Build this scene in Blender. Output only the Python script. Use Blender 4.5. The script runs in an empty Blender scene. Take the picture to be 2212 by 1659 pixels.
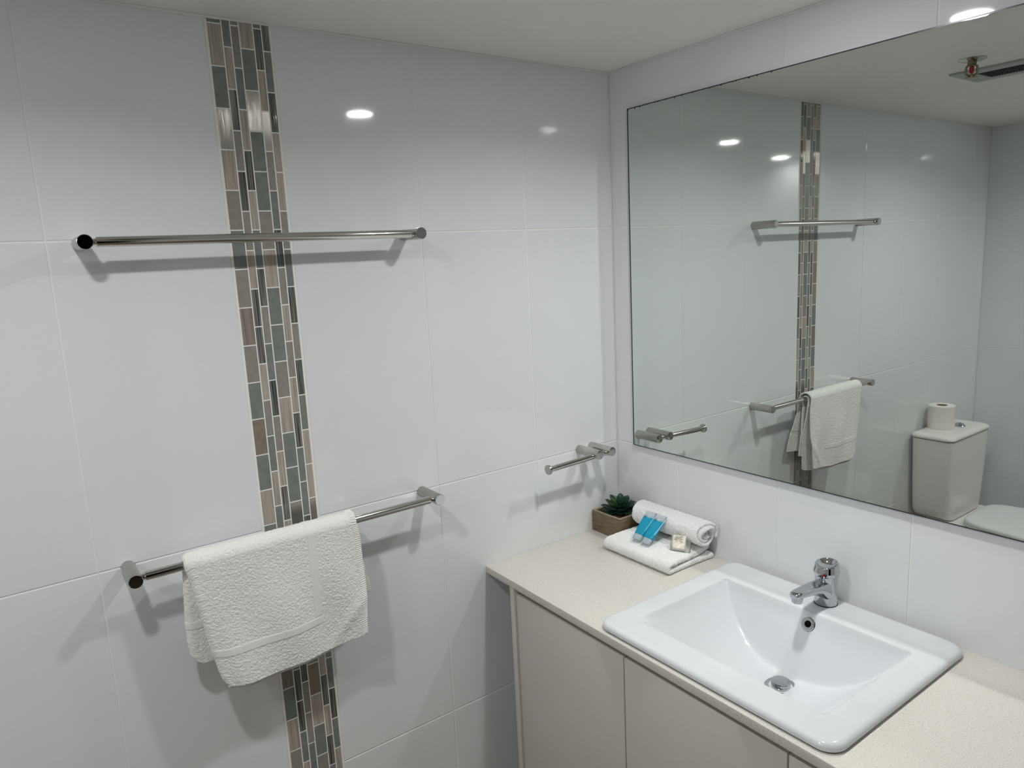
import bpy, bmesh, math, random
import numpy as np
from mathutils import Vector, Matrix

scene = bpy.context.scene
COL = scene.collection
PI = math.pi

# ------------------------------------------------------------------ camera
cam_data = bpy.data.cameras.new('camera')
cam = bpy.data.objects.new('camera', cam_data)
COL.objects.link(cam)
R_ = Vector((0.8075345, -0.58782375, -0.04848983)).normalized()
U_ = Vector((0.14215795, 0.11418473, 0.98323597)).normalized()
F_ = Vector((0.57243266, 0.80089018, -0.17577193)).normalized()
M = Matrix((R_, U_, -F_)).transposed().to_4x4()
M.translation = Vector((-1.4168664, -1.47381346, 1.73966086))
cam.matrix_world = M
cam_data.sensor_fit = 'HORIZONTAL'
cam_data.sensor_width = 36.0
cam_data.lens = 1561.6723 / 2212.0 * 36.0
cam_data.clip_start = 0.02
scene.camera = cam

# ------------------------------------------------------------------ world, view
world = bpy.data.worlds.new('world')
world.use_nodes = True
world.node_tree.nodes['Background'].inputs[0].default_value = (0.5, 0.52, 0.55, 1)
world.node_tree.nodes['Background'].inputs[1].default_value = 0.02
scene.world = world
vs = scene.view_settings
vs.view_transform = 'Standard'
vs.look = 'None'
vs.gamma = 1.0
vs.use_curve_mapping = False
vs.exposure = 0.0
cy = scene.cycles
cy.max_bounces = 8
cy.diffuse_bounces = 4
cy.glossy_bounces = 6
cy.adaptive_threshold = 0.02
cy.transmission_bounces = 8
cy.transparent_max_bounces = 12
cy.caustics_reflective = True
cy.caustics_refractive = False
cy.blur_glossy = 0.0
cy.sample_clamp_indirect = 0.0
cy.use_guiding = True

DOWNLIGHT_RADIANCE = 120.0
LAMP_WATTS = 3.9

# ------------------------------------------------------------------ room constants
H = 2.2005          # ceiling
FL = 0.08           # floor
XW = -2.3895        # left wall
YF = -2.25          # front wall (behind the photographer)
Z1, Z2, Z3 = 1.8, 1.2, 0.6   # horizontal tile joints
ZC = 0.957          # worktop
MIR = 0.0085        # mirror thickness


# ------------------------------------------------------------------ node helpers
def mat(name, color=(0.8, 0.8, 0.8), rough=0.5, metal=0.0, spec=0.5, ior=1.5, **kw):
    m = bpy.data.materials.new(name)
    m.use_nodes = True
    b = m.node_tree.nodes['Principled BSDF']
    b.inputs['Base Color'].default_value = (*color, 1)
    b.inputs['Roughness'].default_value = rough
    b.inputs['Metallic'].default_value = metal
    b.inputs['IOR'].default_value = ior
    b.inputs['Specular IOR Level'].default_value = spec
    for k, v in kw.items():
        b.inputs[k].default_value = v
    return m


def N(m, typ, **kw):
    n = m.node_tree.nodes.new(typ)
    for k, v in kw.items():
        setattr(n, k, v)
    return n


def L(m, a, b):
    m.node_tree.links.new(a, b)


def bsdf(m):
    return m.node_tree.nodes['Principled BSDF']


def coords(m, scale=(1, 1, 1)):
    tc = N(m, 'ShaderNodeTexCoord')
    mp = N(m, 'ShaderNodeMapping')
    mp.inputs['Scale'].default_value = scale
    L(m, tc.outputs['Object'], mp.inputs['Vector'])
    return mp.outputs['Vector']


def ramp(m, fac, stops):
    r = N(m, 'ShaderNodeValToRGB')
    e = r.color_ramp.elements
    while len(e) < len(stops):
        e.new(0.5)
    for i, (p, c) in enumerate(stops):
        e[i].position = p
        e[i].color = (*c, 1)
    L(m, fac, r.inputs['Fac'])
    return r.outputs['Color']


def noise(m, vec, scale, detail=3.0, rough=0.5):
    n = N(m, 'ShaderNodeTexNoise')
    n.inputs['Scale'].default_value = scale
    n.inputs['Detail'].default_value = detail
    n.inputs['Roughness'].default_value = rough
    L(m, vec, n.inputs['Vector'])
    return n.outputs['Fac']


def bump(m, height, strength, dist=0.001):
    b = N(m, 'ShaderNodeBump')
    b.inputs['Strength'].default_value = strength
    b.inputs['Distance'].default_value = dist
    L(m, height, b.inputs['Height'])
    L(m, b.outputs['Normal'], bsdf(m).inputs['Normal'])


# ------------------------------------------------------------------ materials
M_TILE = mat('glazed white tile', (0.782, 0.80, 0.812), 0.06, spec=0.5)
v = coords(M_TILE)
bump(M_TILE, noise(M_TILE, v, 14.0, 2.0), 0.05, 0.002)
M_GROUT = mat('pale grey grout', (0.86, 0.86, 0.84), 0.85, spec=0.2)
M_MGROUT = mat('white mosaic grout', (0.86, 0.85, 0.82), 0.8, spec=0.2)
M_CEIL = mat('painted ceiling', (0.85, 0.845, 0.815), 0.55, spec=0.3)
v = coords(M_CEIL)
bump(M_CEIL, noise(M_CEIL, v, 6.0, 3.0), 0.12, 0.01)
M_SILI = mat('white silicone', (0.72, 0.72, 0.71), 0.45)
M_FLOOR = mat('brown floor tile', (0.23, 0.18, 0.13), 0.35)
v = coords(M_FLOOR)
L(M_FLOOR, ramp(M_FLOOR, noise(M_FLOOR, v, 5.0, 5.0), [(0.3, (0.17, 0.13, 0.095)), (0.7, (0.29, 0.23, 0.17))]), bsdf(M_FLOOR).inputs['Base Color'])
M_DARK = mat('dark backdrop for reflections', (0.02, 0.019, 0.018), 0.9, spec=0.1)
M_DOORFR = mat('white door frame paint', (0.6, 0.6, 0.58), 0.4)

M_STEEL = mat('brushed stainless steel', (0.45, 0.435, 0.415), 0.24, metal=1.0)
v = coords(M_STEEL, (60, 2, 60))
h = noise(M_STEEL, v, 8.0, 3.0)
bump(M_STEEL, h, 0.06, 0.0006)
M_POLISH = mat('polished stainless steel', (0.60, 0.58, 0.55), 0.09, metal=1.0)
M_CAP = mat('polished steel cap', (0.56, 0.55, 0.54), 0.06, metal=1.0)
M_CHROME = mat('chrome', (0.52, 0.53, 0.555), 0.05, metal=1.0)
M_BLACKR = mat('black rubber seal', (0.01, 0.01, 0.011), 0.3)
M_HOLE = mat('painted hollow shade', (0.004, 0.004, 0.004), 0.8, spec=0.1)
M_MIRROR = mat('mirror silvering', (0.735, 0.778, 0.745), 0.0, metal=1.0)
M_MEDGE = mat('dark mirror edge', (0.045, 0.05, 0.05), 0.25)
M_PORC = mat('white porcelain', (0.70, 0.725, 0.75), 0.07, spec=0.55)
M_PORCT = mat('toilet porcelain', (0.79, 0.775, 0.75), 0.1, spec=0.5)
M_SEAT = mat('white plastic', (0.74, 0.76, 0.75), 0.22, spec=0.5)

# mosaic
M_MG = mat('grey green frosted glass', (0.115, 0.145, 0.132), 0.28, spec=0.45)
v = coords(M_MG)
L(M_MG, ramp(M_MG, noise(M_MG, v, 60.0, 2.0), [(0.3, (0.172, 0.192, 0.176)), (0.7, (0.222, 0.244, 0.224))]), bsdf(M_MG).inputs['Base Color'])
M_MS = mat('dark ribbed glass', (0.06, 0.06, 0.05), 0.06, spec=0.9)
v = coords(M_MS, (520, 1, 7))
h = noise(M_MS, v, 1.0, 2.0)
L(M_MS, ramp(M_MS, h, [(0.36, (0.02, 0.02, 0.016)), (0.5, (0.12, 0.125, 0.108)), (0.66, (0.26, 0.275, 0.24))]), bsdf(M_MS).inputs['Base Color'])
bump(M_MS, h, 0.5, 0.0008)
M_MW = mat('vein cut travertine', (0.3, 0.26, 0.22), 0.42)
v = coords(M_MW, (260, 1, 9))
L(M_MW, ramp(M_MW, noise(M_MW, v, 1.0, 5.0, 0.6), [(0.28, (0.24, 0.203, 0.17)), (0.5, (0.41, 0.358, 0.308)), (0.72, (0.52, 0.462, 0.402))]), bsdf(M_MW).inputs['Base Color'])
M_MW2 = mat('dark vein travertine', (0.2, 0.17, 0.15), 0.42)
v = coords(M_MW2, (420, 1, 9))
L(M_MW2, ramp(M_MW2, noise(M_MW2, v, 1.0, 5.0, 0.6), [(0.33, (0.11, 0.09, 0.08)), (0.52, (0.26, 0.215, 0.19)), (0.7, (0.36, 0.31, 0.28))]), bsdf(M_MW2).inputs['Base Color'])
M_MT = mat('taupe glazed stone', (0.165, 0.152, 0.135), 0.4)
v = coords(M_MT)
L(M_MT, ramp(M_MT, noise(M_MT, v, 90.0, 3.0), [(0.3, (0.245, 0.228, 0.203)), (0.7, (0.305, 0.285, 0.255))]), bsdf(M_MT).inputs['Base Color'])
M_MB = mat('brown glazed stone', (0.14, 0.11, 0.085), 0.4)
v = coords(M_MB)
L(M_MB, ramp(M_MB, noise(M_MB, v, 90.0, 3.0), [(0.3, (0.20, 0.165, 0.13)), (0.7, (0.27, 0.225, 0.185))]), bsdf(M_MB).inputs['Base Color'])
M_MM = mat('brushed metal tile', (0.40, 0.38, 0.35), 0.17, metal=1.0)
v = coords(M_MM, (5200, 1, 8))
bump(M_MM, noise(M_MM, v, 1.0, 2.0), 0.9, 0.00012)
MOS = {'G': M_MG, 'S': M_MS, 'W': M_MW, 'w': M_MW2, 'T': M_MT, 'B': M_MB, 'M': M_MM}

# engineered stone
M_STONE = mat('speckled engineered stone', (0.6, 0.58, 0.53), 0.35, spec=0.35)
v = coords(M_STONE)
n1 = noise(M_STONE, v, 560.0, 2.0)
c1 = ramp(M_STONE, n1, [(0.0, (0.36, 0.33, 0.28)), (0.34, (0.42, 0.385, 0.335)), (0.41, (0.67, 0.64, 0.585)), (0.62, (0.72, 0.69, 0.64))])
L(M_STONE, c1, bsdf(M_STONE).inputs['Base Color'])
M_LAM = mat('off white cabinet laminate', (0.62, 0.59, 0.55), 0.3, spec=0.4)
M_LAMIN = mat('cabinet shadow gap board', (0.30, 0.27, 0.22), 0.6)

# towels
def terry(name, col):
    m = mat(name, col, 1.0, spec=0.1)
    b = bsdf(m)
    b.inputs['Sheen Weight'].default_value = 0.35
    b.inputs['Sheen Roughness'].default_value = 0.5
    v = coords(m)
    h = noise(m, v, 900.0, 2.0)
    bump(m, h, 0.6, 0.0012)
    return m
M_TOWEL = terry('white terry', (0.86, 0.85, 0.825))
M_TOWEL2 = terry('bright white terry', (0.87, 0.865, 0.86))

# small things
M_GEL = mat('blue gel', (0.0, 0.30, 0.48), 0.28, spec=0.5)
bsdf(M_GEL).inputs['Subsurface Weight'].default_value = 0.0


def glassy(name, tint, alpha, rough=0.08):
    m = bpy.data.materials.new(name)
    m.use_nodes = True
    nt = m.node_tree
    nt.nodes.remove(nt.nodes['Principled BSDF'])
    out = nt.nodes['Material Output']
    tr = nt.nodes.new('ShaderNodeBsdfTransparent')
    tr.inputs[0].default_value = (*tint, 1)
    df = nt.nodes.new('ShaderNodeBsdfDiffuse')
    df.inputs[0].default_value = (*[min(1, t * 0.9) for t in tint], 1)
    gl = nt.nodes.new('ShaderNodeBsdfGlossy')
    gl.inputs['Roughness'].default_value = rough
    gl.inputs[0].default_value = (0.9, 0.9, 0.9, 1)
    fr = nt.nodes.new('ShaderNodeFresnel')
    fr.inputs[0].default_value = 1.45
    a = nt.nodes.new('ShaderNodeMixShader')
    a.inputs[0].default_value = alpha
    b = nt.nodes.new('ShaderNodeMixShader')
    nt.links.new(tr.outputs[0], a.inputs[1])
    nt.links.new(df.outputs[0], a.inputs[2])
    nt.links.new(fr.outputs[0], b.inputs[0])
    nt.links.new(a.outputs[0], b.inputs[1])
    nt.links.new(gl.outputs[0], b.inputs[2])
    nt.links.new(b.outputs[0], out.inputs[0])
    return m


M_FROST = glassy('frosted clear plastic', (0.80, 0.93, 0.97), 0.45, 0.2)
M_TUBECLR = glassy('clear tube end', (0.86, 0.93, 0.97), 0.35, 0.15)
M_WRAP = glassy('clear wrapper', (0.985, 0.99, 0.985), 0.10, 0.22)
M_INK = mat('dark blue ink', (0.02, 0.08, 0.12), 0.5)
M_INKB = mat('taupe ink', (0.33, 0.27, 0.20), 0.5)
M_INKW = mat('pale print', (0.62, 0.70, 0.74), 0.5)
M_SOAP = mat('cream soap', (0.88, 0.83, 0.73), 0.4)
M_WOOD = mat('stained timber', (0.13, 0.09, 0.05), 0.55)
v = coords(M_WOOD, (30, 30, 260))
L(M_WOOD, ramp(M_WOOD, noise(M_WOOD, v, 1.0, 6.0, 0.6), [(0.3, (0.085, 0.058, 0.030)), (0.5, (0.165, 0.122, 0.068)), (0.7, (0.225, 0.172, 0.105))]), bsdf(M_WOOD).inputs['Base Color'])
M_WOODRIM = mat('pale timber rim', (0.30, 0.245, 0.17), 0.6)
M_SOIL = mat('dark pebbles', (0.08, 0.06, 0.05), 0.7)
v = coords(M_SOIL)
L(M_SOIL, ramp(M_SOIL, noise(M_SOIL, v, 260.0, 2.0), [(0.4, (0.02, 0.016, 0.012)), (0.6, (0.14, 0.105, 0.085)), (0.75, (0.25, 0.2, 0.17))]), bsdf(M_SOIL).inputs['Base Color'])
M_LEAF = mat('dark green leaf', (0.02, 0.06, 0.035), 0.42)
v = coords(M_LEAF)
L(M_LEAF, ramp(M_LEAF, noise(M_LEAF, v, 45.0, 3.0), [(0.35, (0.012, 0.042, 0.028)), (0.55, (0.024, 0.078, 0.045)), (0.75, (0.07, 0.15, 0.06))]), bsdf(M_LEAF).inputs['Base Color'])
M_LEAFY = mat('yellow green leaf', (0.12, 0.2, 0.05), 0.42)
M_PAPER = mat('toilet paper', (0.80, 0.77, 0.71), 0.95, spec=0.1)
v = coords(M_PAPER)
bump(M_PAPER, noise(M_PAPER, v, 160.0, 4.0), 0.5, 0.002)
M_CARD = mat('brown card core', (0.30, 0.23, 0.16), 0.9)
M_BRASS = mat('tarnished brass', (0.32, 0.28, 0.18), 0.35, metal=1.0)
M_REDB = mat('red glass bulb', (0.45, 0.01, 0.02), 0.1)
M_VENT = mat('grey vent paint', (0.40, 0.41, 0.40), 0.5)
M_VENTD = mat('dark grille', (0.035, 0.037, 0.032), 0.6)
M_RED = mat('red dot', (0.35, 0.01, 0.01), 0.25)
M_BLUE = mat('navy dot', (0.01, 0.02, 0.06), 0.25)
M_RIMW = mat('downlight white', (0.75, 0.75, 0.75), 0.4)
M_LIT = bpy.data.materials.new('lit downlight diffuser')
M_LIT.use_nodes = True
_nt = M_LIT.node_tree
_nt.nodes.remove(_nt.nodes['Principled BSDF'])
_em = _nt.nodes.new('ShaderNodeEmission')
_em.inputs[0].default_value = (1.0, 0.995, 0.975, 1)
_em.inputs[1].default_value = DOWNLIGHT_RADIANCE
_nt.links.new(_em.outputs[0], _nt.nodes['Material Output'].inputs[0])


# ------------------------------------------------------------------ object helpers
def setup(o, label=None, cat=None, group=None, kind=None):
    if label:
        o['label'] = label
    if cat:
        o['category'] = cat
    if group:
        o['group'] = group
    if kind:
        o['kind'] = kind
    return o


def empty(name, loc=(0, 0, 0), label=None, cat=None, group=None):
    o = bpy.data.objects.new(name, None)
    o.empty_display_size = 0.02
    COL.objects.link(o)
    o.location = loc
    return setup(o, label, cat, group)


def pydata(name, verts, faces, mats, parent=None, mi=None, smooth=True, loc=None):
    me = bpy.data.meshes.new(name)
    me.from_pydata([tuple(map(float, p)) for p in verts], [], [tuple(f) for f in faces])
    if not isinstance(mats, (list, tuple)):
        mats = [mats]
    for m in mats:
        me.materials.append(m)
    if mi is not None:
        me.polygons.foreach_set('material_index', mi)
    if smooth:
        me.polygons.foreach_set('use_smooth', [True] * len(me.polygons))
    me.update()
    o = bpy.data.objects.new(name, me)
    COL.objects.link(o)
    if parent is not None:
        o.parent = parent
        pw = parent_world(parent)
        o.location = Vector((0, 0, 0)) if loc is None else Vector(loc)
        if loc is None:
            # verts are given in world space: shift them into the parent's frame
            me.transform(Matrix.Translation(-pw))
    elif loc is not None:
        o.location = loc
    return o


def parent_world(o):
    w = Vector((0, 0, 0))
    while o is not None:
        w = w + o.location
        o = o.parent
    return w


def from_bm(name, bm, mats, parent=None, smooth=True, autosmooth=None):
    bmesh.ops.recalc_face_normals(bm, faces=bm.faces)
    me = bpy.data.meshes.new(name)
    bm.to_mesh(me)
    bm.free()
    if not isinstance(mats, (list, tuple)):
        mats = [mats]
    for m in mats:
        me.materials.append(m)
    if smooth:
        me.polygons.foreach_set('use_smooth', [True] * len(me.polygons))
        if autosmooth:
            try:
                me.set_sharp_from_angle(angle=math.radians(autosmooth))
            except Exception:
                pass
    me.update()
    o = bpy.data.objects.new(name, me)
    COL.objects.link(o)
    if parent is not None:
        o.parent = parent
        me.transform(Matrix.Translation(-parent_world(parent)))
    return o


def bm_box(bm, x0, x1, y0, y1, z0, z1, bev=0.0, seg=2, mi=0):
    vs_ = [bm.verts.new(p) for p in ((x0, y0, z0), (x1, y0, z0), (x1, y1, z0), (x0, y1, z0), (x0, y0, z1), (x1, y0, z1), (x1, y1, z1), (x0, y1, z1))]
    fs = [bm.faces.new([vs_[i] for i in q]) for q in ((3, 2, 1, 0), (4, 5, 6, 7), (0, 1, 5, 4), (1, 2, 6, 5), (2, 3, 7, 6), (3, 0, 4, 7))]
    for f in fs:
        f.material_index = mi
    if bev > 0:
        es = list({e for f in fs for e in f.edges})
        r = bmesh.ops.bevel(bm, geom=es, offset=bev, segments=seg, profile=0.5, affect='EDGES')
        for f in r['faces']:
            f.material_index = mi


def box(name, x0, x1, y0, y1, z0, z1, m, parent=None, bev=0.0, seg=2):
    bm = bmesh.new()
    bm_box(bm, x0, x1, y0, y1, z0, z1, bev, seg)
    return from_bm(name, bm, m, parent, smooth=bev > 0, autosmooth=40)


def frame_axes(d):
    d = Vector(d).normalized()
    a = Vector((0, 0, 1)) if abs(d.z) < 0.9 else Vector((1, 0, 0))
    u = d.cross(a).normalized()
    w = u.cross(d).normalized()
    return d, u, w


def bm_lathe(bm, origin, axis, prof, n=48, mi=0, cap0=True, cap1=True):
    """prof: list of (distance along axis, radius)"""
    o = Vector(origin)
    d, u, w = frame_axes(axis)
    rings = []
    for (t, r) in prof:
        if r < 1e-7:
            rings.append([bm.verts.new(o + d * t)])
        else:
            rings.append([bm.verts.new(o + d * t + (u * math.cos(2 * PI * i / n) + w * math.sin(2 * PI * i / n)) * r) for i in range(n)])
    for a, b in zip(rings, rings[1:]):
        for i in range(n):
            j = (i + 1) % n
            if len(a) == 1 and len(b) == 1:
                continue
            if len(a) == 1:
                f = bm.faces.new((a[0], b[i], b[j]))
            elif len(b) == 1:
                f = bm.faces.new((a[i], a[j], b[0]))
            else:
                f = bm.faces.new((a[i], a[j], b[j], b[i]))
            f.material_index = mi
    if cap0 and len(rings[0]) > 1:
        bm.faces.new(rings[0]).material_index = mi
    if cap1 and len(rings[-1]) > 1:
        bm.faces.new(rings[-1]).material_index = mi


def lathe(name, origin, axis, prof, m, parent=None, n=48, sharp=35):
    bm = bmesh.new()
    bm_lathe(bm, origin, axis, prof, n)
    return from_bm(name, bm, m, parent, True, sharp)


def rod_profile(length, r, bev=0.0012):
    return [(0, 0), (0, r - bev), (bev * 0.3, r - bev * 0.3), (bev, r), (length - bev, r), (length - bev * 0.3, r - bev * 0.3), (length, r - bev), (length, 0)]


# ------------------------------------------------------------------ walls
def tile_wall(name, to_world, us, rows, gaps_u=(), thick=0.1, joint=0.0024, mat_tile=None, u_ext=None, z_ext=None):
    """Tiled wall. (u, z, depth) -> world by to_world; depth 0 = tile face, positive = into the wall."""
    V, Fc, MI = [], [], []
    ch, dp = 0.0013, 0.0012
    for zi in range(len(rows) - 1):
        z0, z1 = rows[zi] + joint / 2, rows[zi + 1] - joint / 2
        for ui in range(len(us) - 1):
            if ui in gaps_u:
                continue
            a, b = us[ui] + joint / 2, us[ui + 1] - joint / 2
            if b - a < 0.004 or z1 - z0 < 0.004:
                continue
            k = len(V)
            for (du, dd) in ((0, dp + 0.0006), (0, dp * 0.8), (ch * 0.35, dp * 0.22), (ch, 0)):
                V += [(a + du, z0 + du, dd), (b - du, z0 + du, dd), (b - du, z1 - du, dd), (a + du, z1 - du, dd)]
            for r in range(3):
                for i in range(4):
                    j = (i + 1) % 4
                    Fc.append((k + r * 4 + i, k + r * 4 + j, k + r * 4 + 4 + j, k + r * 4 + 4 + i))
                    MI.append(0)
            Fc.append((k + 12, k + 13, k + 14, k + 15))
            MI.append(0)
    u0, u1 = (us[0], us[-1]) if u_ext is None else u_ext
    z0, z1 = (rows[0], rows[-1]) if z_ext is None else z_ext
    k = len(V)
    for d in (dp, thick):
        V += [(u0, z0, d), (u1, z0, d), (u1, z1, d), (u0, z1, d)]
    for q in ((0, 1, 2, 3), (7, 6, 5, 4), (0, 4, 5, 1), (1, 5, 6, 2), (2, 6, 7, 3), (3, 7, 4, 0)):
        Fc.append(tuple(k + i for i in q))
        MI.append(1)
    o = pydata(name, [to_world(*p) for p in V], Fc, [mat_tile or M_TILE, M_GROUT], None, MI, smooth=False)
    bm = bmesh.new()
    bm.from_mesh(o.data)
    bmesh.ops.recalc_face_normals(bm, faces=bm.faces)
    bm.to_mesh(o.data)
    bm.free()
    setup(o, kind='structure')
    return o


rows = [FL, Z3, Z2, Z1, H]
ML, MR = -1.0151, -0.8986        # mosaic strip
us_back = [XW, -2.2198, -1.9198, -1.6198, -1.3198, ML - 0.0035, MR + 0.0033, -0.5957, -0.2955, 0.0]
tile_wall('wall_back', lambda u, z, d: (u, d, z), us_back, rows, gaps_u=(5,), u_ext=(XW - 0.1, 0.1))
us_right = [YF, -2.0263, -1.7262, -1.426, -1.1259, -0.8258, -0.5258, -0.2257, 0.0]
tile_wall('wall_right', lambda u, z, d: (d, u, z), us_right, rows, u_ext=(YF, 0.0012))
us_left = [YF, -2.15, -1.85, -1.55, -1.25, -0.95, -0.65, -0.35, 0.0]
tile_wall('wall_left', lambda u, z, d: (XW - d, u, z), us_left, rows)

# front wall behind the photographer; doorway and dark backdrop added to darken metal reflections
DX0, DX1, DZ = -1.62, -0.84, 2.06
bm = bmesh.new()
bm_box(bm, XW - 0.1, DX0, YF - 0.1, YF, FL, H)
bm_box(bm, DX1, 0.1, YF - 0.1, YF, FL, H)
bm_box(bm, DX0, DX1, YF - 0.1, YF, DZ, H)
setup(from_bm('wall_front', bm, M_TILE, smooth=False), kind='structure')
bm = bmesh.new()
bm_box(bm, DX0 - 0.06, DX0, YF - 0.11, YF + 0.012, FL, DZ + 0.06, 0.002)
bm_box(bm, DX1, DX1 + 0.06, YF - 0.11, YF + 0.012, FL, DZ + 0.06, 0.002)
bm_box(bm, DX0, DX1, YF - 0.11, YF + 0.012, DZ, DZ + 0.06, 0.002)
setup(from_bm('trim_3', bm, M_DOORFR), kind='structure')
bm = bmesh.new()
bm_box(bm, DX0 - 0.3, DX1 + 0.3, YF - 1.5, YF - 1.4, FL, H)
bm_box(bm, DX0 - 0.4, DX0 - 0.3, YF - 1.5, YF - 0.1, FL, H)
bm_box(bm, DX1 + 0.3, DX1 + 0.4, YF - 1.5, YF - 0.1, FL, H)
setup(from_bm('wall_dark_backdrop', bm, M_DARK, smooth=False), kind='structure')  # unseen dark walls, added so the polished caps reflect black

setup(box('floor', XW - 0.1, 0.1, YF - 1.5, 0.1, FL - 0.1, FL, M_FLOOR), kind='structure')
setup(box('ceiling', XW - 0.1, 0.1, YF - 1.5, 0.1, H, H + 0.12, M_CEIL), kind='structure')

# silicone bead between the tiles and the ceiling
bm = bmesh.new()
nb = 160
def bead(p0, p1, inward):
    a, b = Vector(p0), Vector(p1)
    prev = None
    rnd = random.Random(3)
    for i in range(nb + 1):
        t = i / nb
        c = a.lerp(b, t)
        w = 0.0042 + 0.0012 * math.sin(t * 37) * math.sin(t * 11 + 1) + rnd.uniform(-.0003, .0003)
        ring = [bm.verts.new(c + Vector(inward) * 0.0), bm.verts.new(c + Vector(inward) * w * 0.9), bm.verts.new(c + Vector(inward) * w * 0.42 + Vector((0, 0, -w * 0.42))), bm.verts.new(c + Vector((0, 0, -w)))]
        if prev:
            for k in range(3):
                bm.faces.new((prev[k], prev[k + 1], ring[k + 1], ring[k]))
        prev = ring
bead((XW, -0.0005, H), (0, -0.0005, H), (0, -1, 0))
bead((-0.0005, 0, H), (-0.0005, YF, H), (-1, 0, 0))
def vbead(x, y, sx_):
    prev = None
    for i in range(nb + 1):
        z = FL + (H - FL) * i / nb
        w = 0.0016 + 0.0002 * math.sin(i * 0.7)
        ring = [bm.verts.new((x + sx_ * w, y, z)), bm.verts.new((x + sx_ * w * 0.4, y - w * 0.4, z)), bm.verts.new((x, y - w, z))]
        if prev:
            for k in range(2):
                bm.faces.new((prev[k], prev[k + 1], ring[k + 1], ring[k]))
        prev = ring
vbead(-0.0004, -0.0004, -1)
vbead(XW + 0.0004, -0.0004, 1)
setup(from_bm('trim_2', bm, M_SILI), kind='structure')

# ------------------------------------------------------------------ mosaic strip
PITCH = 0.07532
W_, N_ = 0.02655, 0.01587
cx = [ML, ML + W_, ML + W_ + N_, ML + W_ + 2 * N_, ML + 2 * W_ + 2 * N_, ML + 2 * W_ + 3 * N_, MR]
seqs = [
    'GWGMWTGTwTGBGWGWSTwGWTG',
    'GWSTSTWSSWTGWGSWTGSSGWTS',
    'TTGWSWGSTGSTWSWGTWSTTGWS',
    'WGMGGTWGGTWGGMSTGTBWGTWG',
    'GSWMTGSTWTWSGGSWTGWSWSGT',
    'SGSWWTGSTSGWWMTGSTGSGWTS',
]
tops = [2.189, 2.1495, 2.189, 2.1500, 2.189, 2.1495]
V, Fc, MI = [], [], []
mnames = list(MOS)
def mos_piece(x0, x1, z0, z1, mi):
    j = 0.00085
    x0, x1, z0, z1 = x0 + j, x1 - j, z0 + j, z1 - j
    if z1 - z0 < 0.003:
        return
    k = len(V)
    f0 = 0.0002
    for (du, dd) in ((0, f0 + 0.0016), (0, f0 + 0.0005), (0.0006, f0)):
        V.extend([(x0 + du, dd, z0 + du), (x1 - du, dd, z0 + du), (x1 - du, dd, z1 - du), (x0 + du, dd, z1 - du)])
    for r in range(2):
        for i in range(4):
            q = (i + 1) % 4
            Fc.append((k + r * 4 + i, k + r * 4 + q, k + r * 4 + 4 + q, k + r * 4 + 4 + i))
            MI.append(mi)
    Fc.append((k + 8, k + 9, k + 10, k + 11))
    MI.append(mi)
for c in range(6):
    z = tops[c]
    s = seqs[c]
    mos_piece(cx[c], cx[c + 1], z, H - 0.003, mnames.index(s[0]))
    i = 1
    while z > FL + 0.004:
        ch_ = s[i] if i < len(s) else 'GWTS'[(i * 7 + c) % 4]
        mos_piece(cx[c], cx[c + 1], max(z - PITCH, FL), z, mnames.index(ch_))
        z -= PITCH
        i += 1
# grout bed
k = len(V)
gx0, gx1 = ML - 0.0034, MR + 0.0032
for d in (0.0005, 0.004):
    V += [(gx0, d, FL), (gx1, d, FL), (gx1, d, H), (gx0, d, H)]
for q in ((0, 1, 2, 3), (7, 6, 5, 4), (0, 4, 5, 1), (1, 5, 6, 2), (2, 6, 7, 3), (3, 7, 4, 0)):
    Fc.append(tuple(k + i for i in q))
    MI.append(len(mnames))
o = pydata('trim_1', V, Fc, [MOS[q] for q in mnames] + [M_MGROUT], None, MI, smooth=False)
bm = bmesh.new(); bm.from_mesh(o.data); bmesh.ops.recalc_face_normals(bm, faces=bm.faces); bm.to_mesh(o.data); bm.free()
setup(o, kind='structure')

# ------------------------------------------------------------------ downlights
def downlight(x, y, label, power=1.0):
    t = empty('downlight', (x, y, H), label, 'ceiling light', 'downlights in the ceiling')
    bm = bmesh.new()
    bm_lathe(bm, (x, y, H), (0, 0, -1), [(0.0, 0.0382), (0.0045, 0.0382), (0.0050, 0.047), (0.0035, 0.056), (0.0, 0.0575)], 64, cap0=False, cap1=False)
    from_bm('ring', bm, M_RIMW, t)
    bm = bmesh.new()
    prof = [(0.0, 0.0378), (0.003, 0.0375)] + [(0.003 + 0.005 * math.sin(a), 0.0375 * math.cos(a)) for a in np.linspace(0.15, PI / 2 - 0.001, 7)] + [(0.008, 0)]
    bm_lathe(bm, (x, y, H), (0, 0, -1), prof, 48, cap0=False, cap1=False)
    from_bm('diffuser', bm, M_LIT, t)
    ld = bpy.data.lights.new('lamp', 'AREA')
    ld.shape = 'DISK'
    ld.size = 0.074
    ld.energy = LAMP_WATTS * power
    ld.color = (0.995, 1.0, 0.99)
    ld.spread = math.radians(154)
    lo = bpy.data.objects.new('lamp', ld)
    COL.objects.link(lo)
    lo.parent = t
    lo.location = (0, 0, -0.0095)
    return t
downlight(-0.383, -0.72, 'round white lit downlight nearest the mirror wall')
downlight(-1.45, -0.715, 'round white lit downlight further from the mirror wall, near the exhaust vent')
downlight(-2.275, -1.0, 'round white lit downlight over the toilet', 0.5)

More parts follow.
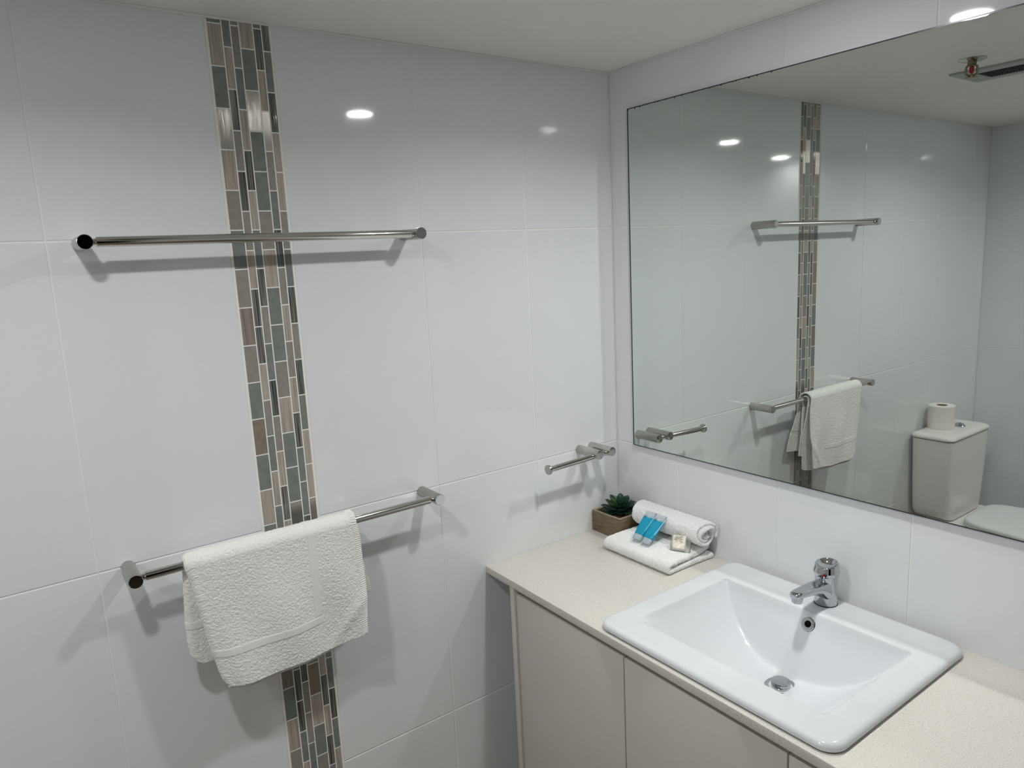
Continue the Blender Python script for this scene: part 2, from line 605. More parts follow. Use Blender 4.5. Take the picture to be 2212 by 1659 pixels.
# ------------------------------------------------------------------ ceiling vent and sprinkler (seen in the mirror)
vx0, vx1, vy0, vy1 = -1.178, -0.992, -0.95, -0.4185
t = empty('exhaust_vent', ((vx0 + vx1) / 2, (vy0 + vy1) / 2, H), 'long grey rectangular ceiling exhaust vent with a dark grille, seen in the mirror', 'vent')
bm = bmesh.new()
gx0_, gx1_, gy0_, gy1_ = vx0 + 0.038, vx1 - 0.05, vy0 + 0.06, vy1 - 0.055
bm_box(bm, vx0, gx0_, vy0, vy1, H - 0.006, H, 0.001)
bm_box(bm, gx1_, vx1, vy0, vy1, H - 0.006, H, 0.001)
bm_box(bm, gx0_, gx1_, vy0, gy0_, H - 0.006, H, 0.001)
bm_box(bm, gx0_, gx1_, gy1_, vy1, H - 0.006, H, 0.001)
from_bm('frame', bm, M_VENT, t)
bm = bmesh.new()
bm_box(bm, gx0_, gx1_, gy0_, gy1_, H - 0.0015, H)
ns = 58
for i in range(ns):
    yy = gy0_ + (i + 0.5) * (gy1_ - gy0_) / ns
    bm_box(bm, gx0_, gx1_, yy - 0.0011, yy + 0.0011, H - 0.0055, H - 0.0014)
for i in range(3):
    xx = gx0_ + (i + 1) * (gx1_ - gx0_) / 4
    bm_box(bm, xx - 0.0012, xx + 0.0012, gy0_, gy1_, H - 0.0058, H - 0.0014)
from_bm('grille', bm, M_VENTD, t, smooth=False)

sx, sy = -0.853, -0.538
t = empty('fire_sprinkler', (sx, sy, H), 'small brass fire sprinkler head with a red glass bulb, hanging from the ceiling', 'sprinkler')
lathe('escutcheon', (sx, sy, H), (0, 0, -1), [(0, 0.034), (0.0015, 0.034), (0.004, 0.028), (0.006, 0.015), (0.006, 0)], M_STEEL, t)
bm = bmesh.new()
bm_lathe(bm, (sx, sy, H), (0, 0, -1), [(0.004, 0.012), (0.014, 0.012), (0.016, 0.009), (0.018, 0.009), (0.018, 0)], 6)
def bar(bm, a, b, r=0.0018, n=10):
    a, b = Vector(a), Vector(b)
    bm_lathe(bm, a, b - a, [(0, 0), (0, r), ((b - a).length, r), ((b - a).length, 0)], n, cap0=False, cap1=False)
dv = Vector((0.62, 0.78, 0))
for s_ in (-1, 1):
    p = [Vector((sx, sy, H - 0.016)) + dv * s_ * 0.006, Vector((sx, sy, H - 0.019)) + dv * s_ * 0.0135, Vector((sx, sy, H - 0.038)) + dv * s_ * 0.0145, Vector((sx, sy, H - 0.044)) + dv * s_ * 0.002]
    for a, b in zip(p, p[1:]):
        bar(bm, a, b, 0.0029)
bm_lathe(bm, (sx, sy, H - 0.036), (0, 0, -1), [(0, 0.003), (0.006, 0.0045), (0.011, 0.0045), (0.011, 0)], 16)
from_bm('frame', bm, M_BRASS, t, True, 40)
lathe('bulb', (sx, sy, H - 0.018), (0, 0, -1), [(0, 0), (0.001, 0.004), (0.003, 0.0058), (0.014, 0.0058), (0.018, 0.004), (0.019, 0)], M_REDB, t, 20)
bm = bmesh.new()
c0 = bm.verts.new((sx, sy, H - 0.0478))
n = 48
outer = []
for i in range(n):
    a = 2 * PI * i / n
    r = 0.0145 if (i % 4) < 2 else 0.0105
    outer.append(bm.verts.new((sx + r * math.cos(a), sy + r * math.sin(a), H - 0.0468)))
for i in range(n):
    bm.faces.new((c0, outer[i], outer[(i + 1) % n]))
r_ = bmesh.ops.extrude_face_region(bm, geom=list(bm.faces))
bmesh.ops.translate(bm, verts=[g for g in r_['geom'] if isinstance(g, bmesh.types.BMVert)], vec=(0, 0, -0.0012))
from_bm('deflector', bm, M_BRASS, t, False)

# ------------------------------------------------------------------ wall mirror
my0, my1, mz0, mz1 = -0.0713, -1.95, 1.2004, 2.0959
t = empty('wall_mirror', (0, (my0 + my1) / 2, mz0), 'large frameless rectangular mirror on the wall above the basin', 'mirror')
bm = bmesh.new()
bm_box(bm, -MIR + 0.0012, 0.0, my1, my0, mz0, mz1)
from_bm('backing', bm, M_MEDGE, t, False)
bm = bmesh.new()
vv = [bm.verts.new(p) for p in ((-MIR, my0 - 0.0055, mz0 + 0.0028), (-MIR, my1, mz0 + 0.0028), (-MIR, my1, mz1 - 0.0028), (-MIR, my0 - 0.0055, mz1 - 0.0028))]
ww = [bm.verts.new((-MIR + 0.0012, p.co.y, p.co.z)) for p in vv]
bm.faces.new(vv)
for i in range(4):
    bm.faces.new((vv[i], vv[(i + 1) % 4], ww[(i + 1) % 4], ww[i]))
from_bm('silvered_glass', bm, M_MIRROR, t, False)
# worn silvering nibbles along the top edge
bm = bmesh.new()
rnd = random.Random(5)
yy = my0 - 0.004
last = None
while yy > my0 - 0.45:
    w = rnd.uniform(0.002, 0.006)
    d = rnd.uniform(0.0012, 0.0045) * (1.0 if yy > my0 - 0.2 else 0.7)
    a = bm.verts.new((-MIR - 0.0002, yy, mz1 - 0.0027))
    b = bm.verts.new((-MIR - 0.0002, yy - w, mz1 - 0.0027))
    c = bm.verts.new((-MIR - 0.0002, yy - w * rnd.uniform(0.3, 0.7), mz1 - 0.0027 - d))
    bm.faces.new((a, b, c))
    if last is not None:
        bm.faces.new((last, a, bm.verts.new((-MIR - 0.0002, (last.co.y + yy) / 2, mz1 - 0.0024))))
    last = b
    yy -= w + rnd.uniform(0.002, 0.02) * (1 + 2.5 * (my0 - yy))
from_bm('worn_edge', bm, M_MEDGE, t, False)

# ------------------------------------------------------------------ towel rails
RX0, RX1 = -1.2705, -0.6425
def towel_rail(z, label):
    t = empty('towel_rail', ((RX0 + RX1) / 2, 0, z), label, 'towel rail', 'towel rails on the tiled wall')
    for x in (RX0, RX1):
        b = lathe('bracket', (x, 0.0, z), (0, -1, 0), [(0, 0), (0, 0.0125), (0.0792, 0.0125), (0.0794, 0.0119), (0.0802, 0.0119), (0.0804, 0.0125), (0.085, 0.0125)], M_STEEL, t, 56, 30)
        lathe('end_cap', (x, -0.085, z), (0, -1, 0), [(0, 0.0125), (0.0006, 0.0123), (0.001, 0.0115), (0.001, 0)], M_CAP, b, 56, 20)
    lathe('rail_bar', (RX0 + 0.011, -0.0685, z), (1, 0, 0), [(0, 0), (0, 0.006), (0.004, 0.006), (0.007, 0.0086), (RX1 - RX0 - 0.029, 0.0086), (RX1 - RX0 - 0.026, 0.006), (RX1 - RX0 - 0.022, 0.006), (RX1 - RX0 - 0.022, 0)], M_POLISH, t, 48, 30)
    return t
towel_rail(1.7945, 'brushed steel towel rail, the upper empty one crossing the mosaic strip')
towel_rail(1.1975, 'brushed steel towel rail, the lower one with the white towel over it')

# toilet roll holder without roll
TZ = 1.2015
t = empty('toilet_roll_holder', (-0.124, 0, TZ), 'brushed steel double post toilet roll holder beside the corner above the planter', 'toilet roll holder')
for x in (-0.1465, -0.1013):
    lathe('bracket', (x, 0, TZ), (0, -1, 0), [(0, 0), (0, 0.0125), (0.085, 0.0125), (0.0857, 0.0123), (0.086, 0.0117), (0.086, 0)], M_STEEL, t, 48, 30)
lathe('arm', (-0.1078, -0.0685, TZ - 0.0035), (-1, 0, -0.028), [(0, 0), (0, 0.0062), (0.003, 0.0062), (0.004, 0.0076), (0.196, 0.0076), (0.1965, 0)], M_POLISH, t, 40, 30)
lathe('end_disc', (-0.3035, -0.0685, TZ - 0.009), (-1, 0, -0.028), [(0, 0), (0, 0.0078), (0.003, 0.0098), (0.0045, 0.0128), (0.0095, 0.0128), (0.010, 0.0124), (0.010, 0)], M_STEEL, t, 40, 30)


# ------------------------------------------------------------------ cloth helpers
def blur2(a, k=1):
    for _ in range(k):
        p = np.pad(a, 1, mode='edge')
        a = (p[1:-1, 1:-1] * 4 + p[:-2, 1:-1] * 2 + p[2:, 1:-1] * 2 + p[1:-1, :-2] * 2 + p[1:-1, 2:] * 2 + p[:-2, :-2] + p[2:, 2:] + p[:-2, 2:] + p[2:, :-2]) / 16
    return a


def grid_normals(P):
    du = np.gradient(P, axis=0)
    dv_ = np.gradient(P, axis=1)
    n = np.cross(du, dv_)
    n /= np.linalg.norm(n, axis=2, keepdims=True) + 1e-12
    return n


def grid_faces(nu, nv, wrap_v=False, off=0):
    f = []
    for i in range(nu - 1):
        for j in range(nv if wrap_v else nv - 1):
            j2 = (j + 1) % nv
            f.append((off + i * nv + j, off + (i + 1) * nv + j, off + (i + 1) * nv + j2, off + i * nv + j2))
    return f


def sstep(x, a, b):
    t = np.clip((x - a) / (b - a), 0, 1)
    return t * t * (3 - 2 * t)


# ------------------------------------------------------------------ towel over the lower rail
def hanging_towel():
    rng = np.random.default_rng(11)
    yb, zb, rb = -0.0685, 1.1975, 0.0088
    nu, ns = 700, 500
    Lf, Lb = 0.294, 0.230
    u = np.linspace(0, 1, nu)[:, None] * np.ones((1, ns))
    s = (np.linspace(-Lb, Lf, ns))[None, :] * np.ones((nu, 1))
    inner = u < 0.5
    fu = np.abs(u - 0.5) * 2                 # 0 at the fold (left), 1 at the free hem (right)
    # layer radius: inner layer near the bar, outer layer over it; smooth turn at the fold
    q = np.clip((u - 0.5) / 0.012, -1, 1)
    rho = 0.0068 + 0.0052 * np.sin(q * PI / 2)
    R = rb + rho
    foldin = 0.005 * np.sqrt(np.clip(1 - q * q, 0, 1)) * (np.abs(q) < 1)
    arc = PI * R / 2
    ang = np.clip(s / R, -PI / 2, PI / 2)
    drop = np.clip(np.abs(s) - arc, 0, None)
    front = s > 0
    # edge lines as functions of drop
    dp = [0, .03, .09, .17, .20, .225, .245, .256, .262]
    xl_f = np.interp(drop, dp, [-1.183, -1.1765, -1.168, -1.1585, -1.1525, -1.1485, -1.1440, -1.1390, -1.134])
    xl_b = np.interp(drop, [0, .017, .11, .17, .195, .21, .216], [-1.181, -1.1820, -1.1885, -1.190, -1.187, -1.178, -1.165])
    xr_fo = np.interp(drop, [0, .03, .14, .20, .26], [-0.8505, -0.8455, -0.8435, -0.8475, -0.8515])
    xr_fi = np.interp(drop, [0, .03, .14, .20, .26], [-0.8545, -0.850, -0.8470, -0.8480, -0.8470])
    xr_bo = np.interp(drop, [0, .05, .12, .17, .21], [-0.8505, -0.840, -0.820, -0.808, -0.8035])
    xr_bi = np.interp(drop, [0, .05, .12, .17, .21], [-0.8545, -0.850, -0.842, -0.834, -0.830])
    xl = np.where(front, xl_f, xl_b)
    xr = np.where(front, np.where(inner, xr_fi, xr_fo), np.where(inner, xr_bi, xr_bo))
    x = xl + (xr - xl) * fu - foldin
    y = yb - R * np.sin(ang)
    z = zb + R * np.cos(ang) - drop
    # hems curve: bottom line of the outer front sags in the middle; rounded left corner by shortening
    zshort = np.interp(fu, [0, .03, .08, .16, .5, .8, .95, 1.0], [0.009, .003, .001, 0.0, 0.001, 0.006, .013, 0.019])
    z = z + np.where(front, zshort * (drop / 0.26), 0.6 * zshort * (drop / 0.21))
    z = z + np.where(front & inner, 0.004 * drop / .26, 0)
    # soft undulation growing downwards
    g = sstep(drop, 0.0, 0.2)
    w = 0.0042 * np.sin((x + 1.18) * 21 + drop * 9) + 0.0028 * np.sin((x + 1.0) * 47 - drop * 14 + 1.0)
    y = y + np.where(front, w * g, -0.5 * w * g)
    # diagonal pull folds in the lower right
    dg = (x + 0.90) * 0.75 + (0.98 - z) * 0.65
    y = y - np.where(front, 0.0035 * np.exp(-((dg) / 0.012) ** 2) * sstep(x, -0.96, -0.87) * sstep(drop, .12, .2), 0)
    # fanned hems: the inner front hem swings to the wall, seen in the mirror
    fan = sstep(fu, 0.72, 1.0)
    y = y + np.where(front & inner, 0.020 * fan * sstep(drop, 0.02, 0.2), 0)
    y = y - np.where(front & ~inner, 0.006 * fan * sstep(drop, 0.02, 0.2), 0)
    y = y + np.where(~front & ~inner, -0.001 * fan + 0.012 * fan * sstep(drop, 0.03, 0.18), 0)
    y = y - np.where(~front & inner, 0.006 * fan * sstep(drop, 0.03, 0.18), 0)
    y = np.where(front, y - 0.004 * g, y + 0.004 * g)
    y = np.minimum(y, -0.007)
    # small clearance between the layers so they never cross
    y = y + np.where(front, np.where(inner, 0.0, -0.0022), np.where(inner, 0, 0.0018)) * sstep(fu, 0.02, 0.1)
    P = np.stack([x, y, z], axis=2)
    n = grid_normals(P)
    out = np.where(u[..., None] > 0.5, 1.0, 1.0)
    # terry pile
    t1 = blur2(rng.standard_normal((nu, ns)), 1)
    t1 /= t1.std()
    t2 = blur2(rng.standard_normal((nu, ns)), 4)
    t2 /= t2.std()
    pile = 0.00032 * t1 + 0.00012 * t2
    band = np.where(front, sstep(drop, .178, .180) * (1 - sstep(drop, .1935, .1955)), sstep(drop, .121, .123) * (1 - sstep(drop, .136, .138)))
    band = band * np.where(front & ~inner, 1 - sstep(x, -0.943, -0.939), 1)
    vb = sstep(x, -0.9590, -0.9570) * (1 - sstep(x, -0.9430, -0.9410)) * (1 - sstep(drop, .176, .178))
    edge = np.clip((xr - x), 0, 1)
    selv = 1 - sstep(edge, 0.0105, 0.0125)
    bot = np.where(front, Lf, Lb) - np.abs(s)
    hem = 1 - sstep(bot, 0.0035, 0.005)
    flat = np.clip(np.maximum.reduce([band, vb * 0.85 * (~inner)]), 0, 1)
    rib = 0.0008 * np.sin(s * 2 * PI / 0.0046 + 1.5 * np.sin(s * 130) + 60 * edge)
    disp = pile * (1 - flat) * (1 - selv) * (1 - hem) - 0.0011 * flat + rib * selv * (1 - hem) - 0.0006 * selv
    disp = disp + 0.0003 * t1 * hem
    P = P + n * (disp)[..., None] * 1.0
    o = pydata('hanging_towel', P.reshape(-1, 3), grid_faces(nu, ns), M_TOWEL)
    # solid cloth
    so = o.modifiers.new('thickness', 'SOLIDIFY')
    so.thickness = 0.0034
    so.offset = 0.0
    return o
tw = hanging_towel()
setup(tw, 'white terry towel hanging folded over the lower steel rail', 'towel')


# ------------------------------------------------------------------ thick folded sheet swept along y
def sheet_sweep(name, center, hw, y0, y1, m, ny=150, yend=None, seed=1, amp=0.0006, wave=None, cap_r=0.006, step=0.0013):
    """center: list of (x, z) along the layer; the sheet is hw thick either side; extruded from y0 to y1."""
    rng = np.random.default_rng(seed)
    c = np.array(center, float)
    d = np.r_[0, np.cumsum(np.linalg.norm(np.diff(c, axis=0), axis=1))]
    n = max(8, int(d[-1] / step))
    tt = np.linspace(0, d[-1], n)
    cxz = np.stack([np.interp(tt, d, c[:, 0]), np.interp(tt, d, c[:, 1])], 1)
    tan = np.gradient(cxz, axis=0)
    tan /= np.linalg.norm(tan, axis=1, keepdims=True)
    nor = np.stack([-tan[:, 1], tan[:, 0]], 1)
    # closed offset loop: side A forward, end cap, side B back, start cap
    capn = 6
    loop_c, loop_n = [], []
    for i in range(n):
        loop_c.append(cxz[i]); loop_n.append(nor[i])
    for k in range(1, capn):
        a = PI * k / capn
        loop_c.append(cxz[-1]); loop_n.append(nor[-1] * math.cos(a) + tan[-1] * math.sin(a))
    for i in range(n - 1, -1, -1):
        loop_c.append(cxz[i]); loop_n.append(-nor[i])
    for k in range(1, capn):
        a = PI * k / capn
        loop_c.append(cxz[0]); loop_n.append(-nor[0] * math.cos(a) - tan[0] * math.sin(a))
    loop_c = np.array(loop_c); loop_n = np.array(loop_n)
    frac = np.array(list(range(n)) + [n - 1] * (capn - 1) + list(range(n - 1, -1, -1)) + [0] * (capn - 1)) / (n - 1)
    nl = len(loop_c)
    # y stations with rounded ends
    ce = 7
    ang = np.linspace(0, PI / 2, ce)
    ys = list((y1 - y0) * 0 + (cap_r * (1 - np.sin(PI / 2 - ang)))[::1])
    a0 = [(cap_r * (1 - math.sin(a)), math.cos(a)) for a in np.linspace(PI / 2, 0, ce)]   # (distance from end, scale)
    stations = [(dd, 1 - 0 if False else math.sqrt(max(0.0, 1 - (1 - dd / cap_r) ** 2))) for dd, _ in a0]
    L_ = abs(y1 - y0)
    sgn = 1 if y1 > y0 else -1
    st = [(dd, sc) for dd, sc in stations]
    mid = [(dd, 1.0) for dd in np.linspace(cap_r, L_ - cap_r, ny)[1:-1]]
    end = [(L_ - dd, sc) for dd, sc in reversed(stations)]
    st = st + mid + end
    P = np.zeros((len(st), nl, 3))
    for i, (dd, sc) in enumerate(st):
        hx = loop_c + loop_n * hw * max(sc, 0.02)
        yv = np.full(nl, y0 + sgn * dd)
        if yend is not None:
            k = dd / L_
            yv = yv + yend(frac) * (k ** 3)
        P[i, :, 0] = hx[:, 0]
        P[i, :, 1] = yv
        P[i, :, 2] = hx[:, 1]
    if wave is not None:
        P = wave(P)
    nn = np.zeros_like(P)
    du = np.gradient(P, axis=0)
    dv2 = np.roll(P, -1, axis=1) - np.roll(P, 1, axis=1)
    nn = np.cross(du, dv2)
    nn /= np.linalg.norm(nn, axis=2, keepdims=True) + 1e-9
    t1 = blur2(rng.standard_normal(P.shape[:2]), 1); t1 /= t1.std()
    t2 = blur2(rng.standard_normal(P.shape[:2]), 4); t2 /= t2.std()
    P = P + nn * (amp * (0.62 * t1 + 0.35 * t2))[..., None]
    F = grid_faces(len(st), nl, wrap_v=True)
    # close both ends by bridging the two sides of the sheet
    loopB = n + capn - 1
    for off in (0, (len(st) - 1) * nl):
        for i in range(n - 1):
            F.append((off + i, off + i + 1, off + loopB + n - 2 - i, off + loopB + n - 1 - i))
        F.append(tuple(off + j for j in range(n - 1, loopB + 1)))
        F.append(tuple(off + j for j in list(range(loopB + n - 1, nl)) + [0]))
    o = pydata(name, P.reshape(-1, 3), F, m)
    bm = bmesh.new(); bm.from_mesh(o.data); bmesh.ops.recalc_face_normals(bm, faces=bm.faces); bm.to_mesh(o.data); bm.free()
    return o


# folded towel: a hairpin with the fold to the front (-x)
hp = [(-0.018, ZC + 0.0082), (-0.10, ZC + 0.0080), (-0.163, ZC + 0.0080)]
for a in np.linspace(-PI / 2, -3 * PI / 2, 12)[1:-1]:
    hp.append((-0.166 + 0.0083 * math.cos(a), ZC + 0.0163 + 0.0083 * math.sin(a)))
hp += [(-0.163, ZC + 0.0246), (-0.10, ZC + 0.0256), (-0.05, ZC + 0.026), (-0.018, ZC + 0.026)]
def ft_wave(P):
    x, y, z = P[..., 0], P[..., 1], P[..., 2]
    top = sstep(z, ZC + 0.012, ZC + 0.020)
    kk = sstep(-y, 0.27, 0.36)
    # the upper layer sags towards the sink end and its hem ripples
    P[..., 2] = z + top * (0.0035 * np.sin(x * 40 + 1.0) * kk + 0.0012 * np.sin(y * 55 + x * 30)) - top * 0.003 * kk * sstep(x, -0.18, -0.15) * (1 - sstep(x, -0.12, -0.08))
    P[..., 1] = y + 0.006 * np.sin(x * 26) * kk + 0.012 * (x + 0.1) * 0 
    P[..., 2] = np.maximum(P[..., 2], ZC + 0.0006)
    return P
fo = sheet_sweep('folded_towel', hp, 0.0076, -0.124, -0.352, M_TOWEL2, 190, yend=lambda f: 0.012 * np.clip((f - 0.55) / 0.45, 0, 1) ** 1.2 + 0.006 * np.sin(f * 9), seed=3, wave=ft_wave)
setup(fo, 'white folded towel lying on the worktop under the rolled towel', 'towel')

# rolled towel: spiral sheet
RC = (-0.0455, ZC + 0.0345 + 0.0370)
sp = []
turns = 2.9
for k in range(150):
    f = k / 149
    a = 2 * PI * turns * f
    r = 0.0048 + (0.0325 - 0.0048) * f ** 0.9
    a2 = -a - 0.9
    sp.append((RC[0] + r * math.cos(a2), RC[1] + r * math.sin(a2) * 0.97))
def rl_wave(P):
    k = sstep(-P[..., 1], 0.30, 0.37)
    rr = np.hypot(P[..., 0] - RC[0], P[..., 2] - RC[1])
    ang = np.arctan2(P[..., 2] - RC[1], P[..., 0] - RC[0])
    P[..., 1] = P[..., 1] + 0.004 * np.sin(ang * 2 + rr * 90) * k
    return P
ro = sheet_sweep('rolled_towel', sp, 0.0049, -0.128, -0.360, M_TOWEL2, 190, seed=5, wave=rl_wave, cap_r=0.008, yend=lambda f: 0.007 * np.sin(f * 11))
setup(ro, 'white towel rolled up on top of the folded towel', 'towel')


# ------------------------------------------------------------------ text
def text_mesh(name, body, size, m, parent, origin, xdir, ydir, ndir, depth=0.0002, sx_=1.0, spacing=1.0):
    cu = bpy.data.curves.new(name, 'FONT')
    cu.body = body
    cu.size = size
    cu.extrude = depth / 2
    cu.align_x = 'CENTER'
    cu.align_y = 'CENTER'
    cu.space_character = spacing
    tmp = bpy.data.objects.new(name, cu)
    COL.objects.link(tmp)
    dg = bpy.context.evaluated_depsgraph_get()
    dg.update()
    me = bpy.data.meshes.new_from_object(tmp.evaluated_get(dg))
    bpy.data.objects.remove(tmp)
    bpy.data.curves.remove(cu)
    X, Y, Z = Vector(xdir).normalized() * sx_, Vector(ydir).normalized(), Vector(ndir).normalized()
    Mx = Matrix((X, Y, Z)).transposed().to_4x4()
    Mx.translation = Vector(origin)
    me.transform(Mx)
    if parent is not None:
        me.transform(Matrix.Translation(-parent_world(parent)))
    me.materials.clear()
    me.materials.append(m)
    o = bpy.data.objects.new(name, me)
    COL.objects.link(o)
    o.parent = parent
    return o


# ------------------------------------------------------------------ toiletry tubes leaning on the rolled towel
def tube(p0, p1, wdir, label):
    p0, p1 = Vector(p0), Vector(p1)
    ax = (p1 - p0)
    Ln = ax.length
    ax.normalize()
    wd = (Vector(wdir) - ax * Vector(wdir).dot(ax)).normalized()
    nd = wd.cross(ax).normalized()
    if nd.z < 0:
        nd = -nd
    t = empty('toiletry_tube', p0, label, 'toiletry tube', 'small blue toiletry tubes')

    def loft(name, ts, ws, hs, m, n=32):
        bm = bmesh.new()
        rings = []
        for tt_, w, h_ in zip(ts, ws, hs):
            rings.append([bm.verts.new(p0 + ax * tt_ + wd * (math.copysign(abs(math.cos(a)) ** 0.9, math.cos(a)) * w) + nd * (math.sin(a) * h_)) for a in [2 * PI * i / n for i in range(n)]])
        for a, b in zip(rings, rings[1:]):
            for i in range(n):
                bm.faces.new((a[i], a[(i + 1) % n], b[(i + 1) % n], b[i]))
        bm.faces.new(rings[0]); bm.faces.new(rings[-1])
        return from_bm(name, bm, m, t, True, 50)
    loft('cap', [0, 0.0006, 0.0138, 0.0142], [0.0124, 0.0132, 0.0136, 0.0134], [0.0062, 0.0068, 0.0071, 0.007], M_FROST)
    gl = loft('gel_body', [0.0145, 0.016, 0.030, 0.045, Ln * 0.80], [0.0130, 0.0150, 0.0158, 0.0164, 0.0170], [0.006, 0.0068, 0.0064, 0.0050, 0.0026], M_GEL)
    loft('crimped_end', [Ln * 0.80, Ln * 0.88, Ln], [0.0170, 0.0173, 0.0175], [0.0026, 0.0014, 0.0006], M_TUBECLR)
    q = p0 + ax * (Ln * 0.80) + nd * 0.0034
    text_mesh('lettering', '4', 0.0115, M_INK, t, q - wd * 0.0095, wd, ax, nd, 0.0003, 0.7)
    text_mesh('lettering', 'ME', 0.0105, M_INKW, t, q + wd * 0.0015 + ax * 0.0006, wd, ax, nd, 0.0003, 0.75)
    return t
lift = Vector((-0.0035, 0, 0.0045))
wdir_ = (0.10, -1.0, 0.0)
tube(Vector((-0.1375, -0.2085, 0.9935)) + lift, Vector((-0.0735, -0.2040, 1.0510)) + lift, wdir_, 'blue gel tube leaning on the rolled towel, the one nearer the planter')
tube(Vector((-0.1405, -0.2425, 0.9935)) + lift, Vector((-0.0715, -0.2385, 1.0500)) + lift, wdir_, 'blue gel tube leaning on the rolled towel, the one nearer the wrapped soap')

# ------------------------------------------------------------------ wrapped soap
sb = Vector((-0.1068, -0.3172, 0.9915))
sw = Vector((0.018, -0.0322, 0)).normalized()
su = Vector((0.021, 0.0105, 0.0335)).normalized()
su = (su - sw * su.dot(sw)).normalized()
sn = sw.cross(su).normalized()
if sn.x > 0:
    sn = -sn
t = empty('wrapped_soap', sb, 'small cream soap bar in a clear wrapper leaning on the rolled towel', 'soap')
def obox(name, c, ext, m, bev):
    bm = bmesh.new()
    bm_box(bm, -ext[0], ext[0], -ext[1], ext[1], -ext[2], ext[2], bev, 3)
    Mx = Matrix((sw, su, sn)).transposed().to_4x4()
    Mx.translation = c
    bmesh.ops.transform(bm, matrix=Mx, verts=bm.verts)
    return from_bm(name, bm, m, t, True, 60)
ctr = sb + su * 0.0212 - sn * 0.006
obox('soap_bar', ctr, (0.0172, 0.0192, 0.0058), M_SOAP, 0.003)
# pillow wrapper
bm = bmesh.new()
n = 20
rndw = random.Random(8)
for side in (1, -1):
    g = [[None] * (n + 1) for _ in range(n + 1)]
    for i in range(n + 1):
        for j in range(n + 1):
            a, b = i / n * 2 - 1, j / n * 2 - 1
            hgt = 0.0066 * (1 - abs(a) ** 6) ** 0.5 * (1 - abs(b) ** 6) ** 0.5 + 0.0002
            if 0.06 < abs(a) < 0.97:
                hgt += rndw.uniform(-0.0003, 0.0004)
            px = a * 0.0255 + 0.0042
            py = b * 0.0222
            if a > 0.5:
                hgt *= 1 - 0.6 * (a - 0.5) / 0.5
            p = ctr + sw * px + su * py + sn * side * hgt
            g[i][j] = bm.verts.new(p)
    for i in range(n):
        for j in range(n):
            bm.faces.new((g[i][j], g[i + 1][j], g[i + 1][j + 1], g[i][j + 1]))
bmesh.ops.remove_doubles(bm, verts=bm.verts, dist=0.0003)
from_bm('wrapper', bm, M_WRAP, t, True)
text_mesh('lettering', '4ME', 0.0225, M_INKB, t, ctr + sn * 0.0062 + su * 0.0075 - sw * 0.001, sw, su, sn, 0.0003, 0.52)

# ------------------------------------------------------------------ planter with succulent
px0, px1, py0, py1 = -0.1085, -0.0030, -0.1140, -0.0040
zt = ZC + 0.0605
t = empty('potted_succulent', (-0.056, -0.056, ZC), 'green succulent in a square timber box in the corner of the worktop', 'plant')
bm = bmesh.new()
th = 0.0075
bm_box(bm, px0, px1, py0, py0 + th, ZC, zt, 0.0008)
bm_box(bm, px0, px1, py1 - th, py1, ZC, zt, 0.0008)
bm_box(bm, px0, px0 + th, py0 + th, py1 - th, ZC, zt, 0.0008)
bm_box(bm, px1 - th, px1, py0 + th, py1 - th, ZC, zt, 0.0008)
bm_box(bm, px0 + th, px1 - th, py0 + th, py1 - th, ZC, ZC + 0.006)
for f in bm.faces:
    if f.calc_center_median().z > zt - 0.0012:
        f.material_index = 1
from_bm('planter_box', bm, [M_WOOD, M_WOODRIM], t, True, 40)
rng = np.random.default_rng(4)
ng = 34
gx = np.linspace(px0 + th - 0.0005, px1 - th + 0.0005, ng)
gy = np.linspace(py0 + th - 0.0005, py1 - th + 0.0005, ng)
hz = blur2(rng.standard_normal((ng, ng)), 1)
Pz = zt - 0.008 + 0.0022 * hz / hz.std() * 0.6
Pg = np.stack(np.meshgrid(gx, gy, indexing='ij') + [Pz], axis=2) if False else np.dstack([*np.meshgrid(gx, gy, indexing='ij'), Pz])
pydata('pebbles', Pg.reshape(-1, 3), grid_faces(ng, ng), M_SOIL, t)
V, Fc, MI = [], [], []
def leaf(base, az, tilt, length, width, curl, mi=0, thick=0.0014):
    nl_, nw_ = 11, 7
    d = Vector((math.cos(az), math.sin(az), 0))
    side = Vector((-math.sin(az), math.cos(az), 0))
    k0 = len(V)
    for top in (1, 0):
        for i in range(nl_):
            f = i / (nl_ - 1)
            tl = tilt + curl * (f - 0.3)
            # integrate position along a curved rib
            r = length * f
            rib = Vector(base) + d * (r * math.cos(tilt + curl * (f * 0.5 - 0.3))) + Vector((0, 0, 1)) * (r * math.sin(tilt + curl * (f * 0.5 - 0.3)))
            w = width * (math.sin(PI * min(1, f * 0.98 + 0.02) ** 1.15) ** 0.62) * (0.45 + 0.55 * f) if f < 0.93 else width * 0.35 * (1 - f) / 0.07
            nrm = (-d * math.sin(tl) + Vector((0, 0, 1)) * math.cos(tl))
            for j in range(nw_):
                g_ = j / (nw_ - 1) * 2 - 1
                cup = 0.28 * width * g_ * g_
                off = (thick * (1 - g_ * g_) * 0.9 * (1 - f * 0.5)) * (-1 if top == 0 else 0.15)
                V.append(tuple(rib + side * (w * g_) + nrm * (cup * (w / max(width, 1e-6)) + off)))
    for top in (0, 1):
        o_ = k0 + top * nl_ * nw_
        for i in range(nl_ - 1):
            for j in range(nw_ - 1):
                q = (o_ + i * nw_ + j, o_ + (i + 1) * nw_ + j, o_ + (i + 1) * nw_ + j + 1, o_ + i * nw_ + j + 1)
                Fc.append(q if top else q[::-1])
                MI.append(mi)
cbase = Vector((-0.0555, -0.0590, zt - 0.006))
rl = random.Random(21)
